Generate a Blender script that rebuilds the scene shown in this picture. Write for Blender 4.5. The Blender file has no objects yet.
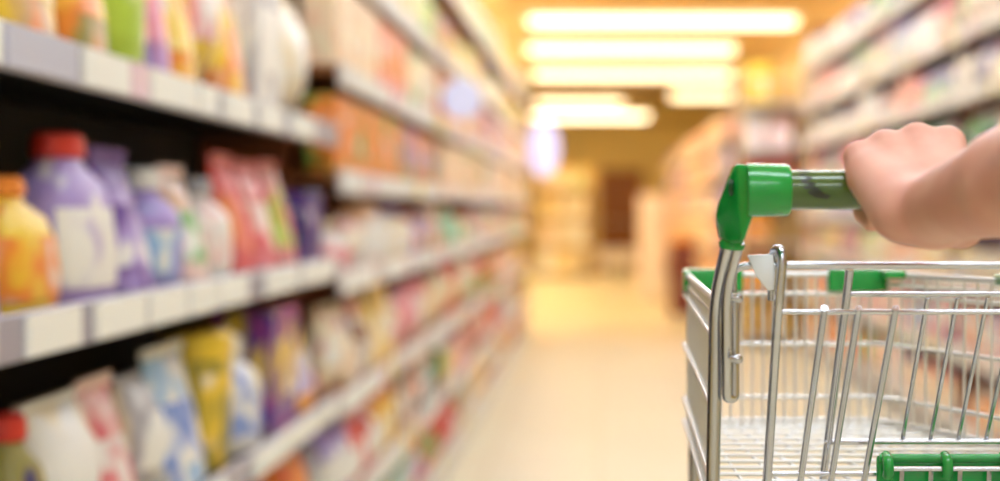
import bpy, bmesh, math, random
import numpy as np
from mathutils import Vector, Matrix
random.seed(7)
scene = bpy.context.scene
C = scene.collection
PI = math.pi

# ------------------------------------------------------------------ camera, world, exposure
H = 1.38                # camera height above the floor
F = 1800.0              # focal length in pixels of the 1000 px wide frame
cam_d = bpy.data.cameras.new('camera')
cam = bpy.data.objects.new('camera', cam_d); C.objects.link(cam)
cam.location = (0, 0, H); cam.rotation_euler = (PI/2, 0, 0)
cam_d.sensor_width = 36; cam_d.lens = F*36/1000
cam_d.shift_x = -0.1; cam_d.shift_y = -0.0315
cam_d.clip_start = 0.02; cam_d.clip_end = 200
cam_d.dof.use_dof = True
cam_d.dof.focus_distance = 1.345
cam_d.dof.aperture_fstop = 3.4
scene.camera = cam
w = bpy.data.worlds.new('world'); scene.world = w; w.use_nodes = True
w.node_tree.nodes['Background'].inputs[0].default_value = (1, .95, .88, 1)
w.node_tree.nodes['Background'].inputs[1].default_value = 0.15
vs = scene.view_settings
vs.view_transform = 'Standard'; vs.look = 'None'; vs.gamma = 1; vs.use_curve_mapping = False
vs.exposure = 0.62
LIGHT_NEAR, LIGHT_MID, LIGHT_FAR, LIGHT_SIDE_FILL = 7.2, 7.2, 2.1, 18.0

# ------------------------------------------------------------------ helpers
def lin(c):
    return tuple(((v/255)/12.92 if v/255 <= .04045 else ((v/255+.055)/1.055)**2.4) for v in c)
def P(px, py, Y):       # a point of the place, from where it shows and how far it stands
    return Vector(((px-600)*Y/F, Y, H+(209-py)*Y/F))
MATS = {}
def mat(key, rgb, rough=.5, metal=0, coat=0, spec=.5, noise=None, nscale=8, emit=None, estr=0, sss=0, bump=0, trans=0):
    if key in MATS: return MATS[key]
    m = bpy.data.materials.new(key); m.use_nodes = True
    nt = m.node_tree; b = nt.nodes['Principled BSDF']
    b.inputs['Base Color'].default_value = (*lin(rgb), 1)
    b.inputs['Roughness'].default_value = rough; b.inputs['Metallic'].default_value = metal
    b.inputs['Coat Weight'].default_value = coat; b.inputs['Specular IOR Level'].default_value = spec
    if coat: b.inputs['Coat Roughness'].default_value = .05
    if trans: b.inputs['Transmission Weight'].default_value = trans
    if sss:
        b.inputs['Subsurface Weight'].default_value = sss
        b.inputs['Subsurface Radius'].default_value = (1, .35, .2); b.inputs['Subsurface Scale'].default_value = .004
    if noise or bump:
        tc = nt.nodes.new('ShaderNodeTexCoord'); n = nt.nodes.new('ShaderNodeTexNoise')
        n.inputs['Scale'].default_value = nscale; n.inputs['Detail'].default_value = 3
        nt.links.new(tc.outputs['Object'], n.inputs['Vector'])
        if noise:
            r = nt.nodes.new('ShaderNodeValToRGB')
            r.color_ramp.elements[0].position = .38; r.color_ramp.elements[1].position = .62
            r.color_ramp.elements[0].color = (*lin(rgb), 1); r.color_ramp.elements[1].color = (*lin(noise), 1)
            nt.links.new(n.outputs['Fac'], r.inputs[0]); nt.links.new(r.outputs[0], b.inputs['Base Color'])
        if bump:
            bp = nt.nodes.new('ShaderNodeBump'); bp.inputs['Strength'].default_value = bump; bp.inputs['Distance'].default_value = .001
            nt.links.new(n.outputs['Fac'], bp.inputs['Height']); nt.links.new(bp.outputs[0], b.inputs['Normal'])
    if emit:
        b.inputs['Emission Color'].default_value = (*lin(emit), 1); b.inputs['Emission Strength'].default_value = estr
    MATS[key] = m
    return m
def tag(o, label=None, cat=None, group=None, kind=None):
    if label: o['label'] = label
    if cat: o['category'] = cat
    if group: o['group'] = group
    if kind: o['kind'] = kind
    return o
def link(name, me, m, parent=None, loc=None, smooth=False):
    o = bpy.data.objects.new(name, me); C.objects.link(o)
    if m is not None:
        if not me.materials: me.materials.append(m)
        elif me.materials[0] != m:
            o.material_slots[0].link = 'OBJECT'; o.material_slots[0].material = m
    if loc is not None: o.location = loc
    if parent is not None: o.parent = parent
    return o
def empty(name, loc=(0,0,0), rz=0, parent=None):
    o = bpy.data.objects.new(name, None); C.objects.link(o)
    o.location = loc; o.rotation_euler = (0,0,rz); o.empty_display_size = .05
    if parent: o.parent = parent
    return o
def mesh_pd(name, v, f, smooth=False):
    me = bpy.data.meshes.new(name); me.from_pydata([tuple(p) for p in v], [], f); me.update()
    if smooth: me.polygons.foreach_set('use_smooth', [True]*len(me.polygons))
    return me
def box_me(name, x0, x1, y0, y1, z0, z1, bev=0, seg=1):
    bm = bmesh.new()
    bmesh.ops.create_cube(bm, size=1, matrix=Matrix.Translation(((x0+x1)/2,(y0+y1)/2,(z0+z1)/2)) @ Matrix.Diagonal((x1-x0,y1-y0,z1-z0,1)))
    if bev: bmesh.ops.bevel(bm, geom=bm.edges[:], offset=bev, segments=seg, affect='EDGES', profile=.5)
    me = bpy.data.meshes.new(name); bm.to_mesh(me); bm.free(); return me
def fillet(pts, r, n=5):
    pts = [Vector(p) for p in pts]; out = [pts[0]]
    for a, b, c in zip(pts, pts[1:], pts[2:]):
        u = (a-b); v = (c-b); rr = min(r, u.length*.49, v.length*.49)
        p0 = b+u.normalized()*rr; p1 = b+v.normalized()*rr
        for i in range(n+1):
            t = i/n; out.append(p0*(1-t)**2 + b*2*t*(1-t) + p1*t*t)
    out.append(pts[-1]); return out
def tube_me(name, pts, r, seg=8, caps=True):
    pts = [Vector(p) for p in pts]; rs = r if isinstance(r, (list, tuple)) else [r]*len(pts)
    v = []; f = []; nrm = None
    for i, p in enumerate(pts):
        t = ((pts[min(i+1,len(pts)-1)]-p).normalized() + (p-pts[max(i-1,0)]).normalized())
        t = t.normalized() if t.length > 1e-9 else Vector((0,0,1))
        if nrm is None:
            nrm = t.cross(Vector((0,0,1)) if abs(t.z) < .9 else Vector((1,0,0))).normalized()
        nrm = (nrm - t*nrm.dot(t)).normalized(); bn = t.cross(nrm)
        for k in range(seg):
            a = 2*PI*k/seg; v.append(p + (nrm*math.cos(a)+bn*math.sin(a))*rs[i])
    for i in range(len(pts)-1):
        for k in range(seg):
            f.append((i*seg+k, i*seg+(k+1)%seg, (i+1)*seg+(k+1)%seg, (i+1)*seg+k))
    if caps:
        f.append(tuple(range(seg))[::-1]); f.append(tuple((len(pts)-1)*seg+k for k in range(seg)))
    me = mesh_pd(name, v, f, True); me.set_sharp_from_angle(angle=1.0)
    return me
def join_me(name, mes):
    bm = bmesh.new()
    for m in mes: bm.from_mesh(m)
    me = bpy.data.meshes.new(name); bm.to_mesh(me); bm.free(); return me
def hull_me(name, pts, bev=.002, seg=3):
    bm = bmesh.new()
    for p in pts: bm.verts.new(p)
    r = bmesh.ops.convex_hull(bm, input=bm.verts[:])
    bmesh.ops.delete(bm, geom=[g for g in r['geom_interior'] if isinstance(g, bmesh.types.BMVert)], context='VERTS')
    bmesh.ops.dissolve_limit(bm, angle_limit=.12, verts=bm.verts[:], edges=bm.edges[:])
    if bev: bmesh.ops.bevel(bm, geom=bm.edges[:], offset=bev, segments=seg, affect='EDGES', profile=.5)
    bmesh.ops.recalc_face_normals(bm, faces=bm.faces[:])
    me = bpy.data.meshes.new(name); bm.to_mesh(me); bm.free()
    me.polygons.foreach_set('use_smooth', [True]*len(me.polygons)); me.set_sharp_from_angle(angle=.6)
    return me
def lathe_me(name, prof, axis_pts=None, seg=20, half=None):
    v = []; f = []; n = len(prof)
    for (r, z) in prof:
        for k in range(seg):
            a = 2*PI*k/seg; v.append((r*math.cos(a), r*math.sin(a), z))
    for i in range(n-1):
        for k in range(seg):
            f.append((i*seg+k, i*seg+(k+1)%seg, (i+1)*seg+(k+1)%seg, (i+1)*seg+k))
    f.append(tuple(range(seg))[::-1]); f.append(tuple((n-1)*seg+k for k in range(seg)))
    me = mesh_pd(name, v, f, True); me.set_sharp_from_angle(angle=.7); return me
def loft_me(name, secs, seg=20, a0=0, a1=2*PI, grow=0, cap=True):
    # secs: (z, half width, half depth, roundness exponent, y shift); front faces -y
    closed = abs(a1-a0-2*PI) < 1e-6; m = seg if closed else seg+1
    v = []; f = []
    for s in secs:
        z, hw, hd, e = s[:4]; ys = s[4] if len(s) > 4 else 0
        for k in range(m):
            a = a0+(a1-a0)*k/seg; c, sn = math.cos(a), math.sin(a)
            x = math.copysign(abs(c)**(2/e), c)*(hw+grow); y = math.copysign(abs(sn)**(2/e), sn)*(hd+grow)+ys
            v.append((x, y, z))
    for i in range(len(secs)-1):
        for k in range(seg):
            k2 = (k+1) % m
            f.append((i*m+k, i*m+k2, (i+1)*m+k2, (i+1)*m+k))
    if closed and cap:
        f.append(tuple(range(m))[::-1]); f.append(tuple((len(secs)-1)*m+k for k in range(m)))
    me = mesh_pd(name, v, f, True); me.set_sharp_from_angle(angle=.8); return me

# ------------------------------------------------------------------ the setting
XL, XR = -0.785, 1.92       # front lines of the left and right shelving
YE = 48.0
def floor_mat():
    m = bpy.data.materials.new('cream_floor'); m.use_nodes = True; nt = m.node_tree; b = nt.nodes['Principled BSDF']
    tc = nt.nodes.new('ShaderNodeTexCoord'); br = nt.nodes.new('ShaderNodeTexBrick'); br.offset = 0
    br.inputs['Scale'].default_value = 1; br.inputs['Brick Width'].default_value = .6; br.inputs['Row Height'].default_value = .6
    br.inputs['Mortar Size'].default_value = .006
    br.inputs['Color1'].default_value = (*lin((234,228,200)),1); br.inputs['Color2'].default_value = (*lin((230,223,194)),1)
    br.inputs['Mortar'].default_value = (*lin((210,197,160)),1)
    nt.links.new(tc.outputs['Object'], br.inputs['Vector']); nt.links.new(br.outputs['Color'], b.inputs['Base Color'])
    b.inputs['Roughness'].default_value = .32; b.inputs['Specular IOR Level'].default_value = .35
    return m
def struct(name, me, m): return tag(link(name, me, m), kind='structure')
struct('floor', box_me('floor', -4, 5.5, -4, YE, -.1, 0), floor_mat())
struct('ceiling', box_me('ceiling', -4, 5.5, -4, YE, H+2.85, H+2.95), mat('tan_ceiling', (200,166,108), .8))
wm = mat('warm_wall', (238,212,140), .8)
struct('wall_back', box_me('wall_back', -4, 5.5, YE, YE+.1, -.1, H+2.9), wm)
struct('wall_left', box_me('wall_left', -4.1, -4, -4, YE, -.1, H+2.9), wm)
struct('wall_right', box_me('wall_right', 5.5, 5.6, -4, YE, -.1, H+2.9), wm)
struct('wall_front', box_me('wall_front', -4, 5.5, -4.1, -4, -.1, H+2.9), mat('pale_wall', (225,220,210), .8))
d = empty('door_1', (.55, YE, 0)); tag(d, kind='structure')
link('door_leaf', box_me('door_leaf', -.5, .5, -.05, -.005, 0, H+.95, .01), mat('brown_door', (150,88,30), .5), d)
link('door_frame', join_me('door_frame', [box_me('a', -.6, -.5, -.09, -.005, 0, H+1.05), box_me('a', .5, .6, -.09, -.005, 0, H+1.05), box_me('a', -.6, .6, -.09, -.005, H+.95, H+1.05)]), mat('frame_brown', (178,116,50), .5), d)
link('push_bar', tube_me('push_bar', [(-.4,-.1,1.05),(.4,-.1,1.05)], .02), mat('steel', (190,188,186), .3, 1), d)

# ceiling lights: the long tubes across the aisle
M_HANG = mat('hanger_metal', (200,190,175), .4, 1)
def ceiling_light(x0, x1, y, warm, strength, label, group='ceiling lights across the aisle'):
    o = empty('ceiling_light', ((x0+x1)/2, y, H+2.42)); hw = (x1-x0)/2
    link('housing', box_me('housing', -hw, hw, -.06, .06, -.06, 0, .01), mat('lamp_housing', (235,225,205), .5), o)
    col = ((222,236,255), (255,238,196), (242,245,255))[warm]
    m = mat('tube_%d_%d' % (warm, strength*10), (255,250,240), .4, emit=col, estr=strength)
    link('diffuser', loft_me('diffuser', [(-.17, hw-.1, .1, 4), (-.155, hw-.05, .15, 5), (-.09, hw-.03, .18, 6), (-.075, hw-.05, .15, 5), (-.061, hw-.1, .1, 4)], 24), m, o)
    for sx in (-1, 1): link('hanger_rod', tube_me('hanger_rod', [(sx*hw*.7,0,-.01),(sx*hw*.7,0,.4295)], .012), M_HANG, o)
    tag(o, label, 'ceiling light', group)
for i, y in enumerate((-2.6, .6, 3.8, 7.0)):
    ceiling_light(-1.0, 2.3, y, 0, LIGHT_NEAR*1.6, 'white ceiling light above the near aisle, %s from the entrance' % ('first','second','third','fourth')[i])
for i, y in enumerate((10.4, 13.8, 17.2)):
    ceiling_light(-1.0, 2.3, y, 2, LIGHT_MID*1.6, 'white ceiling light above mid aisle, %s from the shopping cart' % ('first','second','third')[i])
for (x0, x1, y, nm) in ((-.925, 2.47, 22.2, 'longest and nearest light bar in view under the ceiling'), (-1.09, 2.0, 26.1, 'second light bar from the top of the picture'),
                    (-1.2, 2.32, 31, 'third light bar from the top of the picture'), (1.39, 2.75, 36.7, 'short light bar at the right above the pink products'),
                    (-1.44, .55, 39.5, 'short light bar at the left above the far display'), (-1.75, 1.25, 45, 'farthest light bar, before the end wall')):
    ceiling_light(x0, x1, y, 1, LIGHT_FAR*(1.6 if y > 44 else 1), 'warm glowing ' + nm)

for side, x0, x1 in (('left', -3.7, -1.7), ('right', 3.9, 5.3)):  # unseen lamps added at the sides to brighten the far aisle and ceiling
    for i, y in enumerate((20, 24, 28, 32, 36)):
        ceiling_light(x0, x1, y, 1, LIGHT_SIDE_FILL*1.6, 'added unseen warm fill light off the aisle on the %s, %s in line' % (side, ('first','second','third','fourth','fifth','sixth','seventh')[i]), 'added unseen fill lights beside the aisle')
# ------------------------------------------------------------------ products
NAMED = {'yellow':(244,205,62),'orange':(240,140,50),'red':(222,60,48),'crimson':(190,36,50),'pink':(240,150,160),'magenta':(206,66,120),'purple':(96,52,150),
 'lavender':(172,150,212),'blue':(86,130,214),'sky blue':(140,190,232),'teal':(60,150,150),'mint':(150,214,180),'green':(96,178,80),'lime':(180,208,74),
 'white':(240,238,232),'cream':(242,226,190),'peach':(244,200,164),'tan':(206,164,110),'brown':(140,84,48),'grey':(176,174,180),'pale pink':(244,212,206),'olive':(150,140,62),'rose':(226,110,116),'navy':(46,44,110),'black':(36,34,38)}
def pmat(a, b=None, c=None):
    if b is None or (a == b and c in (None, a)): return mat('print_'+a, NAMED[a], .42)
    key = 'print_%s_%s_%s' % (a, b, c)
    if key in MATS: return MATS[key]
    m = mat(key, NAMED[a], .42); nt = m.node_tree; bs = nt.nodes['Principled BSDF']
    tc = nt.nodes.new('ShaderNodeTexCoord'); oi = nt.nodes.new('ShaderNodeObjectInfo'); ad = nt.nodes.new('ShaderNodeVectorMath'); ad.operation = 'MULTIPLY_ADD'
    n = nt.nodes.new('ShaderNodeTexNoise'); n.inputs['Scale'].default_value = 2.4; n.inputs['Detail'].default_value = 1.0
    ad.inputs[1].default_value = (1, 1, 1); cx = nt.nodes.new('ShaderNodeVectorMath'); cx.operation = 'SCALE'; cx.inputs[0].default_value = (7, 13, 5)
    nt.links.new(oi.outputs['Random'], cx.inputs['Scale']); nt.links.new(tc.outputs['Object'], ad.inputs[0]); nt.links.new(cx.outputs[0], ad.inputs[2])
    nt.links.new(ad.outputs[0], n.inputs['Vector'])
    r = nt.nodes.new('ShaderNodeValToRGB'); r.color_ramp.interpolation = 'EASE'; r.color_ramp.elements[0].position = .3
    r.color_ramp.elements[0].color = (*lin(NAMED[c]), 1); e = r.color_ramp.elements[1]; e.position = .46; e.color = (*lin(NAMED[a]), 1)
    e = r.color_ramp.elements.new(.66); e.color = (*lin(NAMED[b]), 1)
    nt.links.new(n.outputs['Fac'], r.inputs[0]); nt.links.new(r.outputs[0], bs.inputs['Base Color'])
    return m
S_BOTTLE = [(0,.44,.44,2.2),(.03,.49,.49,2.2),(.12,.5,.5,2.2),(.5,.5,.5,2.2),(.62,.47,.47,2.1),(.72,.34,.34,2),(.78,.2,.2,2),(.84,.18,.18,2)]
S_JUG = [(0,.45,.42,3.5),(.03,.49,.48,3.5),(.3,.5,.5,3.5),(.55,.48,.46,3.2),(.7,.4,.4,3),(.8,.24,.26,2.4),(.86,.2,.22,2)]
S_POUCH = [(0,.44,.4,3.2),(.04,.47,.5,3),(.2,.48,.46,2.8),(.45,.47,.36,2.6),(.7,.47,.22,2.4),(.88,.48,.06,2.4),(.9,.5,.02,6),(1,.5,.02,6)]
S_BAG = [(0,.49,.04,6),(.05,.48,.05,5),(.1,.46,.22,2.6),(.3,.47,.42,2.6),(.5,.47,.48,2.6),(.7,.47,.42,2.6),(.9,.46,.2,2.6),(.95,.48,.05,5),(1,.49,.04,6)]
S_TUB = [(0,.42,.42,2.4),(.05,.44,.44,2.4),(.5,.47,.47,2.4),(.82,.49,.49,2.4)]
S_CAN = [(0,.46,.46,2),(.02,.5,.5,2),(.72,.5,.5,2),(.78,.44,.44,2),(.8,.34,.34,2)]
A0, A1 = PI*1.12, PI*1.88
PM = {}
def patch(secs, z0, z1, a0=A0, a1=A1, g=.012):
    def at(z):
        for s, t in zip(secs, secs[1:]):
            if s[0] <= z <= t[0]:
                k = (z-s[0])/(t[0]-s[0]) if t[0] > s[0] else 0
                return (z,)+tuple(s[i]*(1-k)+t[i]*k for i in (1,2,3))
        return (z,)+tuple(secs[-1][1:4])
    zs = sorted({z0, z1, *[s[0] for s in secs if z0 < s[0] < z1]})
    return loft_me('label', [at(z) for z in zs], 10, a0, a1, g, False)
PM['bottle'] = [('body', loft_me('bottle_body', S_BOTTLE, 18)), ('cap', loft_me('bottle_cap', [(.82,.21,.21,2),(.84,.24,.24,2),(.97,.23,.23,2),(1,.19,.19,2)], 14)), ('label', patch(S_BOTTLE, .14, .5))]
PM['jug'] = [('body', loft_me('jug_body', S_JUG, 20)), ('cap', loft_me('jug_cap', [(.85,.22,.24,2),(.87,.26,.28,2),(.98,.24,.26,2),(1,.2,.2,2)], 14)), ('label', patch(S_JUG, .1, .56)),
             ('handle', tube_me('jug_handle', fillet([(.36,0,.5),(.43,0,.62),(.41,0,.76),(.2,0,.8)], .1, 3), .065, 7))]
PM['pouch'] = [('body', loft_me('pouch_body', S_POUCH, 20)), ('label', patch(S_POUCH, .2, .62)), ('seal', box_me('pouch_seal', -.5, .5, -.035, .035, .93, 1.0))]
PM['bag'] = [('body', loft_me('bag_body', S_BAG, 20)), ('label', patch(S_BAG, .34, .74)), ('seal', box_me('bag_seal', -.5, .5, -.055, .055, .96, 1.0))]
PM['tub'] = [('body', loft_me('tub_body', S_TUB, 20)), ('lid', loft_me('tub_lid', [(.8,.5,.5,2.4),(.97,.5,.5,2.4),(1,.46,.46,2.4)], 20)), ('label', patch(S_TUB, .18, .7))]
PM['can'] = [('body', loft_me('can_body', S_CAN, 18)), ('cap', loft_me('can_cap', [(.79,.42,.42,2),(.96,.4,.4,2),(1,.34,.34,2)], 16)), ('label', patch(S_CAN, .16, .6))]
PM['carton'] = [('body', box_me('carton_body', -.5, .5, -.5, .5, 0, 1, .015)), ('label', join_me('carton_label', [box_me('a', -.36, .36, -.512, -.498, .28, .76), box_me('a', -.512, -.498, -.34, .34, .28, .76)])),
                ('flap', box_me('carton_flap', -.48, .48, -.04, .04, .998, 1.006))]
WORDS = {k: k for k in ('bottle','jug','pouch','bag','tub','can','carton')}
NAMES = {'bottle':'plastic_bottle','jug':'detergent_jug','pouch':'refill_pouch','bag':'snack_bag','tub':'lidded_tub','can':'spray_can','carton':'carton'}
ORD = ['first','second','third','fourth','fifth','sixth','seventh','eighth','ninth','tenth','eleventh','twelfth','thirteenth','fourteenth','fifteenth','sixteenth','seventeenth','eighteenth','nineteenth','twentieth']
def ordinal(i):
    if i < 20: return ORD[i]
    n = i+1; suf = 'th' if 10 <= n % 100 <= 20 else {1:'st',2:'nd',3:'rd'}.get(n % 10, 'th')
    return '%d%s' % (n, suf)
def product(kind, loc, rz, size, col, acc, mark, label, group):
    o = empty(NAMES[kind], loc, rz); o.scale = size
    for nm, me in PM[kind]:
        c = acc if nm in ('cap','lid','flap','handle') else mark if nm == 'label' else col
        if nm == 'handle': c = col
        a = pmat(col, acc if kind not in ('jug','bottle') else col, mark) if nm == 'body' else pmat(c, col, 'white') if nm == 'label' else pmat(c)
        link(nm, me, a, o)
    return tag(o, label, WORDS[kind].split()[-1] if kind != 'carton' else 'carton', group)

# ------------------------------------------------------------------ shelving
M_RAIL = mat('price_rail', (164,158,170), .35)
M_RAILF = mat('price_rail_pale', (216,206,202), .35)
M_SHELF = mat('shelf_metal', (206,202,198), .45)
M_BACK_SHADE = mat('back_panel_shade_dark', (44,38,34), .7)  # charcoal puts the shade inside the near rack into the colour
M_BACKB = mat('brown_back_and_shelf_shade', (150,92,44), .7)
M_UP = mat('upright_brown', (150,84,46), .5)
M_TAG = mat('tag_paper', (246,244,236), .6)
M_TAGP = mat('tag_pink', (236,206,214), .6)
M_TAGG = mat('tag_grey', (198,197,212), .6)
M_TAGY = mat('tag_yellow', (248,226,120), .6)
M_INK = mat('tag_ink', (70,70,80), .6)
TAGME = box_me('price_tag', -.5, .5, -.004, .004, -.5, .5)
def Yl(px): return -XL*F/(600-px)
SIDE = {'L': (XL, 1), 'R': (XR, -1), 'F': (1.32, -1)}
def rack(side, y0, y1, rails, label, back, group, depth=.42, rail_h=.07, tags=None, top=None, tagw=(.085, .16), seed=0, board=None, up=.1):
    """one bay: rails = list of heights (relative to the camera) of the rail tops"""
    rnd = random.Random(seed)
    x, s = SIDE[side]
    o = empty('shelving_rack', (x, (y0+y1)/2, 0)); hw = (y1-y0)/2
    bx = lambda nm, a, b, c, d, e, f, bev=0: box_me(nm, min(a*-s, b*-s), max(a*-s, b*-s), c, d, e, f, bev)
    top = top if top is not None else max(rails)+.42
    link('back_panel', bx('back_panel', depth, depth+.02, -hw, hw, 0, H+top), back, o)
    link('upright', bx('upright', up, depth, hw-.035, hw-.004, 0, H+top), M_UP, o)
    link('base_kick', bx('base_kick', .0, .03, -hw, hw-.036, 0, .097, .005), M_SHELF, o)
    lv = sorted(rails)
    for z in lv:
        zz = H+z
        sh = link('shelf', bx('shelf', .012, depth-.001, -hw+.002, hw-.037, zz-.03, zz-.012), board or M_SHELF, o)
        link('price_rail', bx('price_rail', 0, .011, -hw+.002, hw-.037, zz-rail_h, zz, .003), M_RAIL if board is not None and up > .12 else M_RAILF, sh)
        t = -hw+.06
        for p0, p1 in (tags or {}).get(z, ()):
            ta, tb_ = Yl(p0)-(y0+y1)/2, Yl(p1)-(y0+y1)/2
            g = link('price_tag', TAGME, M_TAGP if p0 == 127 else M_TAGG if p0 == 2 else M_TAG, sh, (s*.005, (ta+tb_)/2, zz-rail_h/2))
            g.scale = (tb_-ta, 1, rail_h*.86); g.rotation_euler = (0, 0, PI/2)
        while t < hw-.12 and z not in (tags or {}):
            wd = rnd.uniform(*tagw)
            if rnd.random() < .82:
                m = rnd.choices((M_TAG, M_TAGP, M_TAGY), (8, 1, .6))[0]
                g = link('price_tag', TAGME, m, sh, (s*.005, t+wd/2, zz-rail_h/2))
                g.scale = (wd, 1, rail_h*.84); g.rotation_euler = (0, 0, PI/2)
            t += wd+rnd.choice((.015, .02, .05, .1))
    tag(o, label, 'shelving rack', group)
    return o
def row_fill(side, y0, y1, z, hmax, pal, kinds, shelfname, group, wr=(.11,.22), hr=(.6,.92), seed=0, start=0, dens=1.0, accs=None, runs=2):
    rnd = random.Random(seed); x, s = SIDE[side]; y = y0; i = start; run = 0; made = []; objs = []
    while True:
        if run <= 0:
            kind = rnd.choice(kinds); col = rnd.choice(pal); acc = rnd.choice(accs or list(NAMED)); mark = rnd.choice(['white','cream',col,rnd.choice(accs or list(NAMED))])
            wd = rnd.uniform(*wr); ht = hmax*rnd.uniform(*hr); run = rnd.randint(1, runs)
        run -= 1
        if y+wd > y1: break
        dp = min(.2, wd*rnd.uniform(.75, 1.0)) if kind in ('bottle','can','tub') else rnd.uniform(.09, .16)
        made.append((col, kind, acc)); objs.append(product(kind, (x-s*(.018+dp/2), y+wd/2, H+z-.0112), s*PI/2, (wd, dp, ht), col, acc, mark, 'x', group))
        i += 1; y += wd+rnd.uniform(.008, .03)/dens
    for k, (ob, (c, kd, a)) in enumerate(zip(objs, made)):
        ob['label'] = ('%s %s, %s accents, %s from far end, %s' % (c, WORDS[kd], a, ordinal(len(objs)-1-k), shelfname)).replace(', %s accents' % c, '')
    return i
Y1 = Yl(341)            # end of the near left section
# --- near left section
R1 = [.25, -.141, -.55, -.93, -1.21]
rack('L', .9, Y1-.002, R1, 'near left shelving rack with shade-dark back and white price rails', M_BACK_SHADE, 'left shelving racks', top=.66, up=.15, rail_h=.066, seed=3, tagw=(.14,.2), board=mat('shelf_shade_black', (38,36,36), .5),  # boards coloured black to stand in for the shade under each shelf
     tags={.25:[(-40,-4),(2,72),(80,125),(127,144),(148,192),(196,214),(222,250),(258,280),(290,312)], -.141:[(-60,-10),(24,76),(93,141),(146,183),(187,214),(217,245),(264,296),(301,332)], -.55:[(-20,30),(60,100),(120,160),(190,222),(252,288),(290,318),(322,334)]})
def row_list(z, rows, shelfname, group):
    for i, (p0, p1, kind, ht, col, acc, mark) in enumerate(rows):
        ya, yb = Yl(p0)*1.09, Yl(p1)*1.09; wd = (yb-ya)-.012
        dp = min(wd*.9, .15)
        if yb > Y1-.05: continue
        lab = '%s %s, %s accents, %s from far end, %s' % (col, WORDS[kind], acc, ordinal(sum(1 for q in rows[i+1:] if Yl(q[1])*1.09 <= Y1-.05)), shelfname)
        product(kind, (XL-.018-dp/2, (ya+yb)/2, H+z-.0112), PI/2, (wd, dp, ht), col, acc, mark, lab, group)
row_list(.25, [(-190,-150,'pouch',.33,'orange','yellow','red'),(-150,-85,'carton',.3,'tan','orange','red'),(-85,-30,'pouch',.32,'orange','tan','yellow'),(-30,40,'pouch',.33,'tan','orange','yellow'),(40,92,'pouch',.34,'orange','olive','yellow'),
  (92,128,'bottle',.36,'lime','pink','lime'),(128,152,'pouch',.34,'lavender','rose','pink'),(152,180,'pouch',.34,'orange','yellow','yellow'),(180,204,'bag',.33,'yellow','pale pink','pink'),
  (204,232,'pouch',.33,'orange','peach','yellow'),(232,262,'carton',.33,'white','grey','white'),(264,300,'bag',.34,'cream','white','white'),(304,320,'can',.22,'rose','brown','pink'),(322,338,'bottle',.2,'pale pink','rose','white')],
  'near left rack top shelf', 'products on the near left top shelf')
row_list(-.141, [(-190,-130,'pouch',.26,'lavender','purple','white'),(-130,-75,'jug',.26,'purple','red','lavender'),(-75,-22,'pouch',.22,'navy','lavender','purple'),(-20,38,'jug',.2,'yellow','orange','orange'),(42,98,'jug',.275,'lavender','red','white'),(100,136,'pouch',.26,'purple','lavender','lavender'),
  (138,166,'bottle',.23,'lavender','white','sky blue'),(168,192,'pouch',.24,'pale pink','tan','green'),(194,216,'bottle',.22,'white','grey','pale pink'),(218,240,'pouch',.28,'rose','red','orange'),
  (242,264,'pouch',.27,'rose','pink','pale pink'),(266,284,'pouch',.28,'rose','pale pink','lime'),(286,304,'carton',.2,'navy','purple','purple'),(306,322,'pouch',.25,'lavender','purple','white'),(324,337,'bottle',.27,'lavender','peach','rose')],
  'near left rack middle shelf', 'products on the near left middle shelf')
row_list(-.55, [(-190,-120,'pouch',0.246,'tan','olive','white'),(-120,-60,'bottle',0.238,'white','red','cream'),(-60,-10,'pouch',0.229,'grey','olive','tan'),(-8,28,'jug',0.264,'olive','red','navy'),(30,86,'bag',0.264,'white','cream','white'),(88,122,'pouch',0.273,'pale pink','rose','rose'),
  (124,150,'bag',0.255,'grey','cream','white'),(152,192,'pouch',0.290,'white','sky blue','blue'),(194,218,'tub',0.299,'olive','yellow','yellow'),(220,250,'bottle',0.264,'white','white','blue'),
  (252,278,'carton',0.308,'purple','magenta','yellow'),(280,306,'pouch',0.264,'orange','yellow','lavender'),(308,334,'bag',0.299,'yellow','orange','yellow')],
  'near left rack low shelf', 'products on the near left low shelf')
row_list(-.93, [(100,124,'carton',.24,'cream','white','tan'),(126,148,'bag',.26,'navy','blue','white'),(150,180,'carton',.26,'white','blue','sky blue'),(182,212,'pouch',.26,'teal','white','green'),(214,240,'carton',.25,'sky blue','white','blue'),(242,268,'bag',.28,'red','orange','yellow'),(270,300,'bag',.3,'orange','red','orange'),(302,336,'carton',.29,'red','orange','orange')],
  'near left rack bottom shelf', 'products on the near left bottom shelf')
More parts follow.
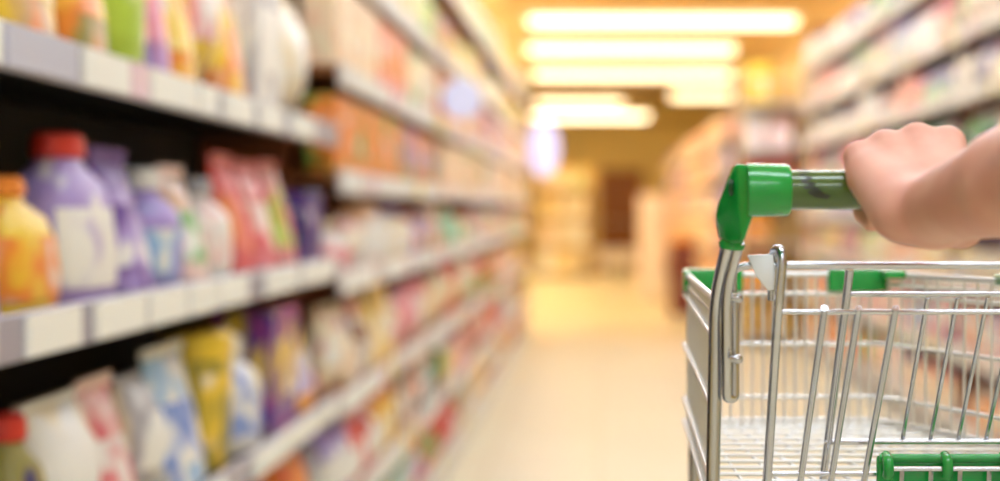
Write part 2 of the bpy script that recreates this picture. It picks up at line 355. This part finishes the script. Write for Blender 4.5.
# --- far left section: four bays
R2 = [1.18, .80, .45, .12, -.19, -.565, -.90, -1.21]
Y2 = 20.2
names2 = ['second', 'third', 'fourth', 'fifth']
pal2 = {1.18:['lime','green','yellow','lime'], .80:['yellow','yellow','olive','peach','lime','yellow'], .45:['peach','pale pink','peach','cream','lavender','orange'],
        .12:['cream','peach','cream','pale pink','orange'], -.19:['mint','cream','white','lavender','pale pink','rose','orange'], -.565:['pink','yellow','cream','red','tan','orange','brown'],
        -.90:['teal','white','sky blue','red','green','pink','yellow','brown'], -1.21:['white','grey','sky blue','teal','red','cream','yellow']}
lvl = {1.18:'highest shelf', .80:'sixth shelf up', .45:'fifth shelf up', .12:'fourth shelf up', -.19:'third shelf up', -.565:'second shelf up', -.90:'first shelf up', -1.21:'base deck'}
bl = (Y2-Y1)/4
for b in range(4):
    ya, yb = Y1+b*bl+.001, Y1+(b+1)*bl-.001
    rack('L', ya, yb, R2, '%s left shelving rack from the camera, with closely set shelves' % names2[b], M_BACKB, 'left shelving racks', rail_h=.075, seed=20+b, top=1.55, board=M_BACKB)  # brown boards carry the under-shelf shade in their colour
    for j, z in enumerate(R2):
        nx = R2[j-1]-z if j else .37
        big = z in (.45, .12)
        row_fill('L', ya+.02, yb-.05, z, nx-.07, pal2[z], ['carton'] if big else ['pouch','bottle','carton','jug','bag','tub','can'], '%s, %s left rack' % (lvl[z], names2[b]),
                 'products on the far left racks', wr=(.3,.6) if big else (.18,.36), hr=(.86,1) if big else (.68,.97), seed=100*b+j, runs=3, accs=['white','cream','yellow','peach','orange','rose','pink','lavender','green'])
# --- right racks
R3 = [1.35, .97, .64, .31, -.02, -.36, -.74, -1.14]
pal3 = {1.35:['green','white','lime','grey','black'], .97:['white','green','grey','lavender','sky blue','black','pink'], .64:['grey','orange','lavender','sky blue','white','rose','grey'], .31:['tan','green','magenta','grey','lime','teal','orange'],
        -.02:['pink','white','sky blue','cream','rose','lavender'], -.36:['yellow','orange','tan','pink','lime'], -.74:['orange','pink','peach','rose','pale pink','orange'], -1.14:['orange','peach','yellow','pale pink','green','orange']}
lvlr = dict(zip(R3, ('top shelf','sixth shelf up','fifth shelf up','fourth shelf up','third shelf up','second shelf up','lowest shelf','base deck')))
YR0, YR1 = 6.4, 17.2
nr = ['first','second','third']
for b in range(3):
    ya = YR0+(YR1-YR0)/3*b+.001; yb = YR0+(YR1-YR0)/3*(b+1)-.001
    rack('R', ya, yb, R3, '%s right shelving rack behind the shopping cart, with grey rails' % nr[b], mat('back_panel_grey', (120,116,112), .7), 'right shelving racks', rail_h=.08, seed=40+b, top=1.75)
    for j, z in enumerate(R3):
        nx = R3[j-1]-z if j else .37
        row_fill('R', ya+.02, yb-.06, z, nx-.08, pal3[z], ['carton','pouch','bottle','bag','tub','jug'], '%s, %s right rack' % (lvlr[z], nr[b]),
                 'products on the right racks', wr=(.2,.42), hr=(.7,.97), seed=1000+100*b+j, runs=4, accs=['white','grey','lavender','pink','sky blue','green','navy'])
R4 = [.78, .38, -.02, -.42, -.82]
pal4 = {.78:['pink','pale pink','lavender'], .38:['pink','lavender','pale pink'], -.02:['pale pink','pink','lavender'], -.42:['peach','orange','tan','pale pink'], -.82:['peach','tan','orange']}
lvl4 = dict(zip(R4, ('top shelf','fourth shelf up','third shelf up','second shelf up','lowest shelf')))
for b in range(3):
    ya = 19.4+6.2*b; yb = ya+6.198
    rack('F', ya, yb, R4, '%s far right shelving rack, full of pink and peach products' % nr[b], M_BACKB, 'far right shelving racks', rail_h=.07, seed=60+b, top=1.12)
    for j, z in enumerate(R4):
        nx = R4[j-1]-z if j else .38
        row_fill('F', ya+.03, yb-.06, z, nx-.08, pal4[z], ['carton','bag','pouch','tub'], '%s, %s far right rack' % (lvl4[z], nr[b]),
                 'products on the far right racks', wr=(.4,.7), hr=(.78,.98), seed=2000+100*b+j, runs=3, accs=['white','pink','lavender','pale pink'])

# ------------------------------------------------------------------ shopping cart
M_CH = mat('chrome_tube', (204,206,213), .24, 1)
M_WIRE = mat('zinc_wire', (232,232,230), .35, .5)
M_GRN = mat('green_plastic', (22,156,62), .25, 0, .4)
M_DKG = mat('green_plastic_recess', (8,70,30), .4)
M_WPL = mat('white_plastic', (244,244,246), .4)
M_SLV = mat('olive_sleeve', (70,98,32), .35, 0, 1.0, spec=.25)
M_INKD = mat('sleeve_print', (44,50,34), .4)
M_RUB = mat('wheel_rubber', (50,50,52), .6)
cart = empty('shopping_cart', (.28, 1.5, 0))
tag(cart, 'chrome wire shopping cart with green plastic handle ends and bumpers', 'shopping cart')
CO = Vector((.28, 1.5, 0))
def cpart(name, me, m, parent=None):
    o = link(name, me, m); o.parent = parent or cart
    # geometry is given in world space: move it to the cart's own frame
    if parent is None: me.transform(Matrix.Translation(-CO))
    else: me.transform(Matrix.Translation(-CO))
    return o
def tb(name, pts, r, m=None, parent=None, seg=10, fr=.012): return cpart(name, tube_me(name, fillet(pts, fr) if len(pts) > 2 else pts, r, seg), m or M_CH, parent)
XBR = .50               # right rear corner
BZ = P(0, 190, 1.2).z   # handle axis height
# handle: sleeve tube, printed mark, two green end brackets
seg = 28
bar = cpart('handle_bar', tube_me('handle_bar', [(.118,1.2,BZ),(.462,1.2,BZ)], .0133, seg), M_SLV)
def mark_me():          # dark curved print on the sleeve
    v = []; f = []; r = .01338
    cl = [(803,80,9),(804,55,9),(806,32,9),(809,12,9),(814,-6,9),(820,-17,8),(829,-22,3)]   # px along the bar, angle above the camera side, half width
    for px, a, hwd in cl:
        x = (px-600)*1.19/F; t = math.radians(a)
        for sg in (-1, 1):
            xx = x+sg*hwd*.6/1500; tt = t+sg*.10
            v.append((xx, 1.2-r*math.cos(tt), BZ+r*math.sin(tt)))
    for i in range(len(cl)-1): f.append((2*i, 2*i+1, 2*i+3, 2*i+2))
    return mesh_pd('printed_mark', v, f, True)
cpart('printed_mark', mark_me(), M_INKD, bar)
def bracket(mirror):
    xf = (lambda x: .58-x) if mirror else (lambda x: x)
    def q(px, py, Y): p = P(px-2.5, py, Y); return Vector((xf(p.x), p.y, p.z))
    pts = [q(737,163,1.2), q(756,165,1.195), q(757,212,1.195), q(746,243,1.2), q(729,243,1.215), q(716,214,1.225), q(720,238,1.23),
           q(738,166,1.232), q(755,168,1.232), q(754,212,1.236), q(744,243,1.24), q(727,243,1.243), q(733,170,1.21)]
    b = cpart('handle_bracket', hull_me('handle_bracket', pts, .0028, 3), M_GRN)
    x0, x1 = sorted((xf(.098), xf(.1265)))
    bar_pts = [(x0,1.2,BZ),(x0+.002,1.2,BZ),(x1-.002,1.2,BZ),(x1,1.2,BZ)]
    if not mirror: rr = [.0178,.0180,.0174,.0162]
    else: rr = [.0162,.0174,.0180,.0178]
    cpart('socket', tube_me('socket', bar_pts, rr, 28), M_GRN, b)
    c0 = q(735,240,1.225); c1 = q(734,248,1.226)
    cpart('collar', tube_me('collar', [c0, (c0+c1)/2, c1], [.0078,.0092,.0085], 18), M_GRN, b)
    h0 = q(735.5,187,1.206); dx = -.006 if not mirror else .006
    cpart('screw_hole', tube_me('screw_hole', [h0+Vector((-dx*.2,0,0)), h0+Vector((dx*.28,.001,0))], .006, 14), M_DKG, b)
bracket(False); bracket(True)
def both(f):            # the same member on the left and on the mirrored right rear corner
    f(lambda v: Vector(v)); f(lambda v: Vector((.58-v[0]+.0, v[1], v[2])))
# uprights
def uprights(mx):
    tb('upright', [mx(P(729,242,1.225)), mx(P(719,285,1.24)), mx(P(716,312,1.248)), mx(P(712.5,481,1.262)), mx(Vector((.0785,1.27,.62))), mx(Vector((.078,1.33,.30)))], .0050, fr=.03)
    b = tb('upright_brace', [mx(P(739,242,1.222)), mx(P(729,280,1.232)), mx(P(726.5,300,1.236)), mx(P(727,398,1.25)), mx(P(734,398,1.253)), mx(P(734,297,1.25))], .0038, fr=.006)
    for py in (298, 359):
        c = mx(P(736, py, 1.236)); dx = .0045
        cpart('bolt', tube_me('bolt', [c+Vector((-dx,0,0)), c, c+Vector((dx*.6,0,0)), c+Vector((dx,0,0))], [.0016,.0036,.0034,.0018], 10), M_CH, b)
both(uprights)
# basket geometry
FY, RY = 1.76, 1.26; KF = FY/1.87
FL, FR, RL = .0914*KF, .291*KF, .081
ZT, ZB = H-.0676*KF, H-.2245*KF
ZH = [H-.088*KF, H-.140*KF, H-.195*KF, H-.2185*KF]
def lx(y): return FL+(RL-FL)*(FY-y)/(FY-RY)
def rx(y): return FR+(XBR-FR)*(FY-y)/(FY-RY)
# front panel: rails + wires
fp = tb('front_panel', [(FL,FY,ZT),(FR,FY,ZT)], .0030, M_WIRE)
for z in ZH:
    ins = .006
    tb('cross_wire', [(FL+.004,FY-.012,z),(FL+.008,FY,z),(FR-.008,FY,z),(FR+.012,FY-.03,z)], .0021, M_WIRE, fp, fr=.012)
n = 18
wm_ = tube_me('wire', [(0,0,0),(0,0,ZB-ZT)], .0014, 6)
wl_ = tube_me('wire', [(0,0,0),(0,0,ZB-ZT)], .0021, 6)
for i in range(1, n):
    x = FL+(FR-FL)*i/n
    o = link('wire', wm_, M_WIRE, fp, (x-CO.x, FY-.003-CO.y, ZT-CO.z))
# side panels
def side(fx, name, out):
    sp = tb(name, [(fx(FY)+out*.002,FY,ZT),(fx(RY),RY,ZT)], .0030, M_WIRE)
    tb('rim_tube', [(fx(FY)+out*.002,FY,ZT-.0105),(fx(RY),RY,ZT-.0105)], .0018, M_WIRE, sp)
    for z in ZH:
        tb('side_rail', [(fx(FY)+out*.004,FY-.006,z),(fx(RY)+out*.004,RY,z-.004)], .0021, M_WIRE, sp)
    k = 26
    for i in range(k):
        y = FY-.015-(FY-RY-.02)*i/k
        link('wire', wm_ if out > 0 else wl_, M_WIRE, sp, (fx(y)-CO.x, y-CO.y, ZT-CO.z))
side(lx, 'left_side_panel', -1); side(rx, 'right_side_panel', 1)
# bottom grid
bp = tb('basket_floor', [(FL,FY,ZB),(FR,FY,ZB),(XBR,RY,ZB),(RL,RY,ZB),(FL,FY,ZB)], .0028, M_WIRE, fr=.02)
for i in range(13):
    y = FY-.03-.037*i
    tb('floor_cross_wire', [(lx(y),y,ZB),(rx(y),y,ZB)], .0019, M_WIRE, bp, 6)
for i in range(1, 12):
    t = i/12
    tb('floor_wire', [(FL+(FR-FL)*t,FY,ZB-.002),(RL+(XBR-RL)*t,RY,ZB-.002)], .0015, M_WIRE, bp, 6)
# green corner bumpers
def bumper(sx):
    x0 = FL-.005 if sx < 0 else FR+.006
    a = box_me('a', *sorted((x0, x0-sx*.054)), FY-.009, FY+.012, ZT-.0165, ZT+.005, .002, 2)
    if sx < 0: b = hull_me('b', [(x0,FY+.01,ZT+.005),(x0+.006,FY+.01,ZT+.005),(x0,FY+.01,ZT-.02),(x0+.006,FY+.01,ZT-.02),(x0-.002,FY-.06,ZT+.005),(x0+.004,FY-.06,ZT+.005),(x0-.002,FY-.06,ZT-.014),(x0+.004,FY-.06,ZT-.014)], .0015, 2)
    else: b = box_me('b', FR-.002, FR+.018, FY-.045, FY+.011, ZT-.003, ZT+.005, .002, 2)
    o = cpart('corner_bumper', join_me('corner_bumper', [a, b]), M_GRN)
    me = o.data; me.polygons.foreach_set('use_smooth', [True]*len(me.polygons)); me.set_sharp_from_angle(angle=.6)
    s = box_me('s', *sorted((x0-sx*.058, x0-sx*.046)), FY-.013, FY-.0085, ZT-.0165, ZT+.0055, .002, 2)
    cpart('bumper_clip', s, M_GRN, o)
bumper(-1); bumper(1)
cpart('rail_clip', box_me('rail_clip', rx(1.58)-.006, rx(1.58)+.006, 1.56, 1.60, ZT-.004, ZT+.006, .002, 2), M_GRN)
# rear gate rim, white clip, hairpin tube
rim = tb('gate_rim', [P(733,292,1.252), P(733,268,1.25), P(752,265,1.25), Vector((XBR-.02, 1.25, P(0,265,1.25).z)), Vector((XBR-.005,1.25,P(0,292,1.25).z))], .0028, fr=.02)
cz = [(747,255),(773,254),(775,272),(774,290),(768,291),(756,276)]
pts = [P(a, b, 1.243) for a, b in cz] + [P(a, b, 1.258) for a, b in cz]
cpart('hinge_clip', hull_me('hinge_clip', pts, .0012, 2), M_WPL, rim)
gate = tb('rear_gate', [P(780,312,1.25), Vector((XBR-.03,1.25,P(0,312,1.25).z))], .0019)
def gpt(x, py, base=(1.25, 312), sl=.15/169): # a point of the leaning gate
    Y = base[0]+(py-base[1])*sl
    return Vector((x, Y, H+(209-py)*Y/F))
tb('hairpin_tube', [P(772,300,1.262), P(772,262,1.258), P(774,249,1.25), P(781,249,1.243), P(782.5,262,1.24), P(778,310,1.243), P(767,481,1.316), P(764,540,1.33)], .0033, None, gate, fr=.012)
for px in (824, 858, 895):
    x = (px-600)*1.25/F
    tb('gate_rod', [gpt(x, 308), gpt(x, 312), gpt(x, 520)], .0026, None, gate, fr=.002)
tb('gate_cross_rod', [gpt(.1255,473)+Vector((0,-.004,0)), gpt(.226,473)+Vector((0,-.004,0))], .0021, None, gate)
# folding child seat panel behind the gate
def spt(x, py):
    Y = 1.275+(py-284)*.118/157
    return Vector((x, Y, H+(209-py)*Y/F))
X2 = .176
seat = tb('seat_panel', [Vector((X2,1.268,P(0,268,1.268).z)), spt(X2,300), spt(X2,500)], .0031, fr=.01)
tb('seat_rod', [spt(X2-.001,294), Vector((XBR-.03, spt(0,294).y, spt(0,294).z))], .0019, None, seat)
tb('seat_rod', [spt(X2-.003,441)+Vector((0,-.004,0)), Vector((XBR-.03, spt(0,441).y-.004, spt(0,441).z))], .0024, None, seat)
for i in range(11):
    x = .234+.0215*i
    if x > XBR-.035: break
    tb('seat_wire', [spt(x,297), spt(x,440)], .0017, None, seat, 6)
# green seat flap with clips and its rod
FYp = 1.372
fz = lambda py: P(0,py,FYp).z
flap = cpart('seat_flap', box_me('seat_flap', (878-600)*FYp/F, XBR-.04, FYp+.004, FYp+.012, fz(520), fz(456), .003, 2), M_GRN)
tb('flap_lip', [Vector(((880-600)*FYp/F, FYp+.004, fz(459))), Vector((XBR-.042, FYp+.004, fz(459)))], .0036, M_GRN, flap)
frod = tb('flap_rod', [Vector(((884-600)*FYp/F, FYp-.004, fz(468))), Vector((XBR-.042, FYp-.004, fz(468)))], .0022)
for i in range(7):
    x = (887+59*i-600)*FYp/F
    if x > XBR-.05: break
    cpart('flap_clip', tube_me('flap_clip', fillet([(x,FYp+.006,fz(457)),(x,FYp-.006,fz(459)),(x,FYp-.009,fz(468)),(x,FYp-.004,fz(475))], .005, 4), .0042, 10), M_GRN, flap)
for i in range(9):
    x = (901+29*i-600)*FYp/F
    if x > XBR-.05: break
    tb('flap_wire', [Vector((x, FYp-.004, fz(468))), Vector((x-.001, FYp-.001, fz(520)))], .002, None, frod, 6)
# lower frame: legs, tray, wheels (below the picture)
for sx, xr, xfr in ((-1, .078, .092), (1, .50, .278)):
    tb('lower_rail', [(xr,1.33,.305),(xr,1.36,.26),(xfr,1.70,.20),(xfr,1.75,.24),(xfr,1.75,ZB-.004)], .006, fr=.05)
for i in range(6):
    t = i/5; y = 1.38+.30*t; a = .078+.013*t; b = .50-.21*t; z = .258-.055*t
    tb('tray_rod', [(a,y,z),(b,y,z)], .004)
for (x, y) in ((.09,1.36),(.488,1.36),(.10,1.70),(.27,1.70)):
    z = .25 if y < 1.5 else .20
    fk = tb('caster_fork', [(x-.016,y-.02,.06),(x-.016,y,z-.05),(x,y,z-.03),(x,y,z+.004)], .005)
    cpart('wheel', tube_me('wheel', [(x-.011,y-.02,.06),(x-.009,y-.02,.06),(x+.009,y-.02,.06),(x+.011,y-.02,.06)], [.056,.06,.06,.056], 24), M_RUB, fk)

# ------------------------------------------------------------------ the shopper's forearm and hand
def sdf_mesh(name, prims, lo, hi, h):
    xs = [np.arange(lo[i], hi[i]+h, h, dtype=np.float32) for i in range(3)]
    X, Y, Z = np.meshgrid(*xs, indexing='ij'); Pn = np.stack([X, Y, Z], -1)
    D = None
    for a, b, ra, rb, k in prims:
        a = np.array(a, np.float32); b = np.array(b, np.float32); ab = b-a; L = float(ab@ab)+1e-12
        t = np.clip(((Pn-a)@ab)/L, 0, 1)
        dd = np.linalg.norm(Pn-a-t[..., None]*ab, axis=-1)-(ra+(rb-ra)*t)
        if D is None: D = dd
        elif k <= 0: D = np.minimum(D, dd)
        else:
            hh = np.clip(.5+.5*(D-dd)/k, 0, 1); D = D*(1-hh)+dd*hh-k*hh*(1-hh)
    D = np.maximum(D, .0137-np.hypot(Y-1.2, Z-BZ)-np.where(X < .118, 1, 0))
    S = D < 0; sh = np.array(D.shape)-1
    cs = [(i,j,k) for i in (0,1) for j in (0,1) for k in (0,1)]
    def cor(A, c): return A[c[0]:c[0]+sh[0], c[1]:c[1]+sh[1], c[2]:c[2]+sh[2]]
    cnt = sum(cor(S, c).astype(np.int8) for c in cs); act = (cnt > 0) & (cnt < 8)
    idx = -np.ones(tuple(sh), np.int64); ii = np.argwhere(act); idx[act] = np.arange(len(ii))
    acc = np.zeros((len(ii), 3)); num = np.zeros(len(ii))
    for a in range(8):
        for b in range(a+1, 8):
            ca, cb = np.array(cs[a]), np.array(cs[b])
            if np.abs(ca-cb).sum() != 1: continue
            da = cor(D, cs[a])[act]; db = cor(D, cs[b])[act]; m = (da < 0) != (db < 0)
            t = da/np.where(np.abs(da-db) < 1e-12, 1e-12, da-db)
            acc += np.where(m[:, None], ca+(cb-ca)*t[:, None], 0); num += m
    V = (ii+acc/num[:, None])*h+np.array(lo)
    Fc = []
    for ax in range(3):
        u, v = (ax+1) % 3, (ax+2) % 3
        sl0 = [slice(None)]*3; sl1 = [slice(None)]*3; sl0[ax] = slice(0, -1); sl1[ax] = slice(1, None)
        s0, s1 = S[tuple(sl0)], S[tuple(sl1)]
        for flip in (False, True):
            e = np.argwhere((s0 & ~s1) if not flip else (~s0 & s1))
            e = e[(e[:, u] > 0) & (e[:, v] > 0) & (e[:, u] < sh[u]) & (e[:, v] < sh[v])]
            def cell(du, dv):
                q = e.copy(); q[:, u] -= du; q[:, v] -= dv; return idx[q[:, 0], q[:, 1], q[:, 2]]
            qd = np.stack([cell(1,1), cell(0,1), cell(0,0), cell(1,0)], 1)
            Fc.append(qd if not flip else qd[:, ::-1])
    Fc = np.concatenate(Fc); Fc = Fc[(Fc >= 0).all(1)]
    return mesh_pd(name, V.tolist(), Fc.tolist(), True)
def around(px, deg, rad):   # a point at an angle around the handle bar
    x = (px-600)*1.2/F; a = math.radians(deg)
    return Vector((x, 1.2+rad*math.cos(a), BZ+rad*math.sin(a)))
prims = []
W = P(927, 211, 1.125)
kn = {'pinky':(858,106,.0225,.0110), 'ring':(884,99,.0288,.0122), 'middle':(916,95,.0325,.013), 'index':(947,95,.0305,.0125)}
wr_off = {'pinky':-.014, 'ring':-.005, 'middle':.004, 'index':.012}
# forearm
E1 = P(1013, 182, 1.04); E2 = E1+(E1-W)*2.6
prims.append((W, E1, .0205, .0318, 0)); prims.append((E1, E2, .0318, .043, .005))
for nm, (px, dg, rd, r) in kn.items():
    K = around(px, dg, rd)
    prims.append((W+Vector((wr_off[nm],.008,-.002)), K, .0165, r*.98, .009))
for nm, (px, dg, rd, r) in kn.items():
    K = around(px, dg, rd); sc = .82 if nm == 'pinky' else .95 if nm == 'ring' else 1
    sh_ = 8 if nm == 'pinky' else 0
    a = around(px+sh_*.6, 15, .0255); b = around(px+2+sh_, -45, .0228); c = around(px+5 if nm != 'pinky' else px+14, -(98 if nm != 'pinky' else 84), .0222)
    prims.append((K, a, r*.86, .0092*sc, .004)); prims.append((a, b, .0092*sc, .0085*sc, .002)); prims.append((b, c, .0085*sc, .0074*sc, .002))
# thumb and its base below the bar
T0 = P(938, 215, 1.14); T1 = P(960, 224, 1.165); T2 = around(952, -95, .028); T3 = around(925, -75, .0265)
prims.append((T0, T1, .0185, .0155, .014)); prims.append((T1, T2, .0145, .0105, .006)); prims.append((T2, T3, .0105, .0088, .003))
# heel of the hand on the little finger side
prims.append((P(897, 208, 1.14), P(868, 178, 1.178), .0165, .0125, .012))
lo = (.14, .72, H-.075); hi = (.43, 1.262, H+.13)
skin = mat('skin', (236,184,164), .5, sss=.25, noise=(229,170,150), nscale=30, bump=.15, spec=.3)
arm = link('person', sdf_mesh('person', prims, lo, hi, .0021), skin)
tag(arm, 'bare forearm and left hand gripping the green cart handle', 'person')
sm = arm.modifiers.new('smooth', 'SMOOTH'); sm.factor = .5; sm.iterations = 4

# ------------------------------------------------------------------ signs and far displays
def flag_sign(loc, rw, rh, label, em, post):
    o = empty('shelf_sign', loc)
    n = 28; v = []; f = []
    for y in (-.012, .012):
        for k in range(n):
            a = 2*PI*k/n; v.append((rw*math.cos(a), y, rh*math.sin(a)))
    f = [tuple(range(n)), tuple(range(2*n-1, n-1, -1))]+[(k, n+k, n+(k+1) % n, (k+1) % n) for k in range(n)]
    link('disc', mesh_pd('disc', v, f), mat('sign_lavender_%s' % em, (218,222,248), .4, emit=(190,196,255), estr=em), o)
    link('bracket', tube_me('bracket', [(0,0,0),(-post,0,0)], .01), M_CH, o)
    tag(o, label, 'sign')
flag_sign((XL+.10, 8.9, H+.545), .10, .10, 'round pale blue sign sticking out from the left shelves', .1, .11)
flag_sign((-.63, 20.182, H+.68), .17, .31, 'oval lavender sign lit at the end of left shelves', .6, .1845)
def promo_shelf(x0, x1, y, zt, label, pal, seed, rows=4, name='display_shelf', rowpal=None):
    o = empty(name, ((x0+x1)/2, y, 0)); hw = (x1-x0)/2
    link('back_panel', box_me('back_panel', -hw, hw, .38, .40, 0, H+zt), mat('display_back', (226,190,120), .6), o)
    for sx in (-1, 1): link('side_panel', box_me('side_panel', *sorted((sx*hw, sx*(hw-.02))), .0, .379, 0, H+zt), mat('display_cream', (236,214,170), .5), o)
    rnd = random.Random(seed); dz = (H+zt)/rows; idx = 0
    for r in range(rows):
        z = .10+r*dz
        link('shelf', box_me('shelf', -hw+.021, hw-.021, .0, .379, z-.03, z), M_SHELF, o)
        x = x0+.03
        while True:
            wd = rnd.uniform(.2, .38)
            if x+wd > x1-.03: break
            col = rnd.choice(rowpal[r] if rowpal else pal); kd = rnd.choice(['carton','bag','tub','pouch']); acc = rnd.choice(['white','cream','peach'] if not rowpal else rowpal[r])
            product(kd, (x+wd/2, y+.13, z+.0008), 0, (wd, .18, dz*rnd.uniform(.65,.88)), col, acc, rnd.choice(['white','cream'] if not rowpal else rowpal[r]),
                    ('%s %s, %s accents, %s from bottom left, %s' % (col, WORDS[kd], acc, ordinal(idx), label.split(' with')[0].replace(' facing the aisle', ' by the right racks'))).replace(', %s accents' % col, ''), 'products on the far displays')
            idx += 1; x += wd+.02
    tag(o, label, 'display shelf')
promo_shelf(-1.25, -.05, 36, .86, 'far display shelf under the lavender sign with pale products', ['cream','yellow','white','pale pink','lime'], 5)
promo_shelf(1.40, 2.06, 17.9, 1.42, 'end display facing the aisle with yellow and red products', ['red','pale pink','yellow','orange','white'], 8, 6, rowpal=[['tan','yellow'],['yellow','orange'],['orange','yellow'],['red','crimson'],['pink','pale pink','white'],['yellow','orange','yellow']])
o = empty('upright_freezer', (.80, 27.5, 0)); fm = mat('freezer_white', (246,232,228), .4)
link('cabinet', box_me('cabinet', -.2, .2, 0, .5, 0, H+.22, .02, 2), fm, o)
fd = link('door', box_me('door', -.19, .19, -.04, -.001, .1, H+.2, .015, 2), fm, o)
link('handle', tube_me('handle', fillet([(.15,-.03,.9),(.15,-.09,.93),(.15,-.09,1.3),(.15,-.03,1.33)], .03), .012), M_CH, fd)
tag(o, 'narrow white freezer cabinet standing at the far aisle end', 'freezer')
o = empty('pallet_bin', (.1, 40, 0))
link('bin', box_me('bin', -.7, .7, -.4, .4, .12, .5, .02), mat('bin_white', (240,232,232), .5), o)
for sx in (-.6, 0, .6): link('foot', box_me('foot', sx-.07, sx+.07, -.38, .38, 0, .12), M_UP, o)
tag(o, 'low white bin on the floor before the brown door', 'bin')
o = empty('stacked_case', (1.08, 23.5, 0))
link('case_body', box_me('case_body', -.16, .16, -.25, .25, 0, .95, .01), mat('case_plum', (120,60,56), .6), o)
link('case_lid', box_me('case_lid', -.17, .17, -.26, .26, .95, 1.03, .01), mat('case_orange', (240,160,60), .5), o)
tag(o, 'dark plum case with orange lid standing before the far right rack', 'case')
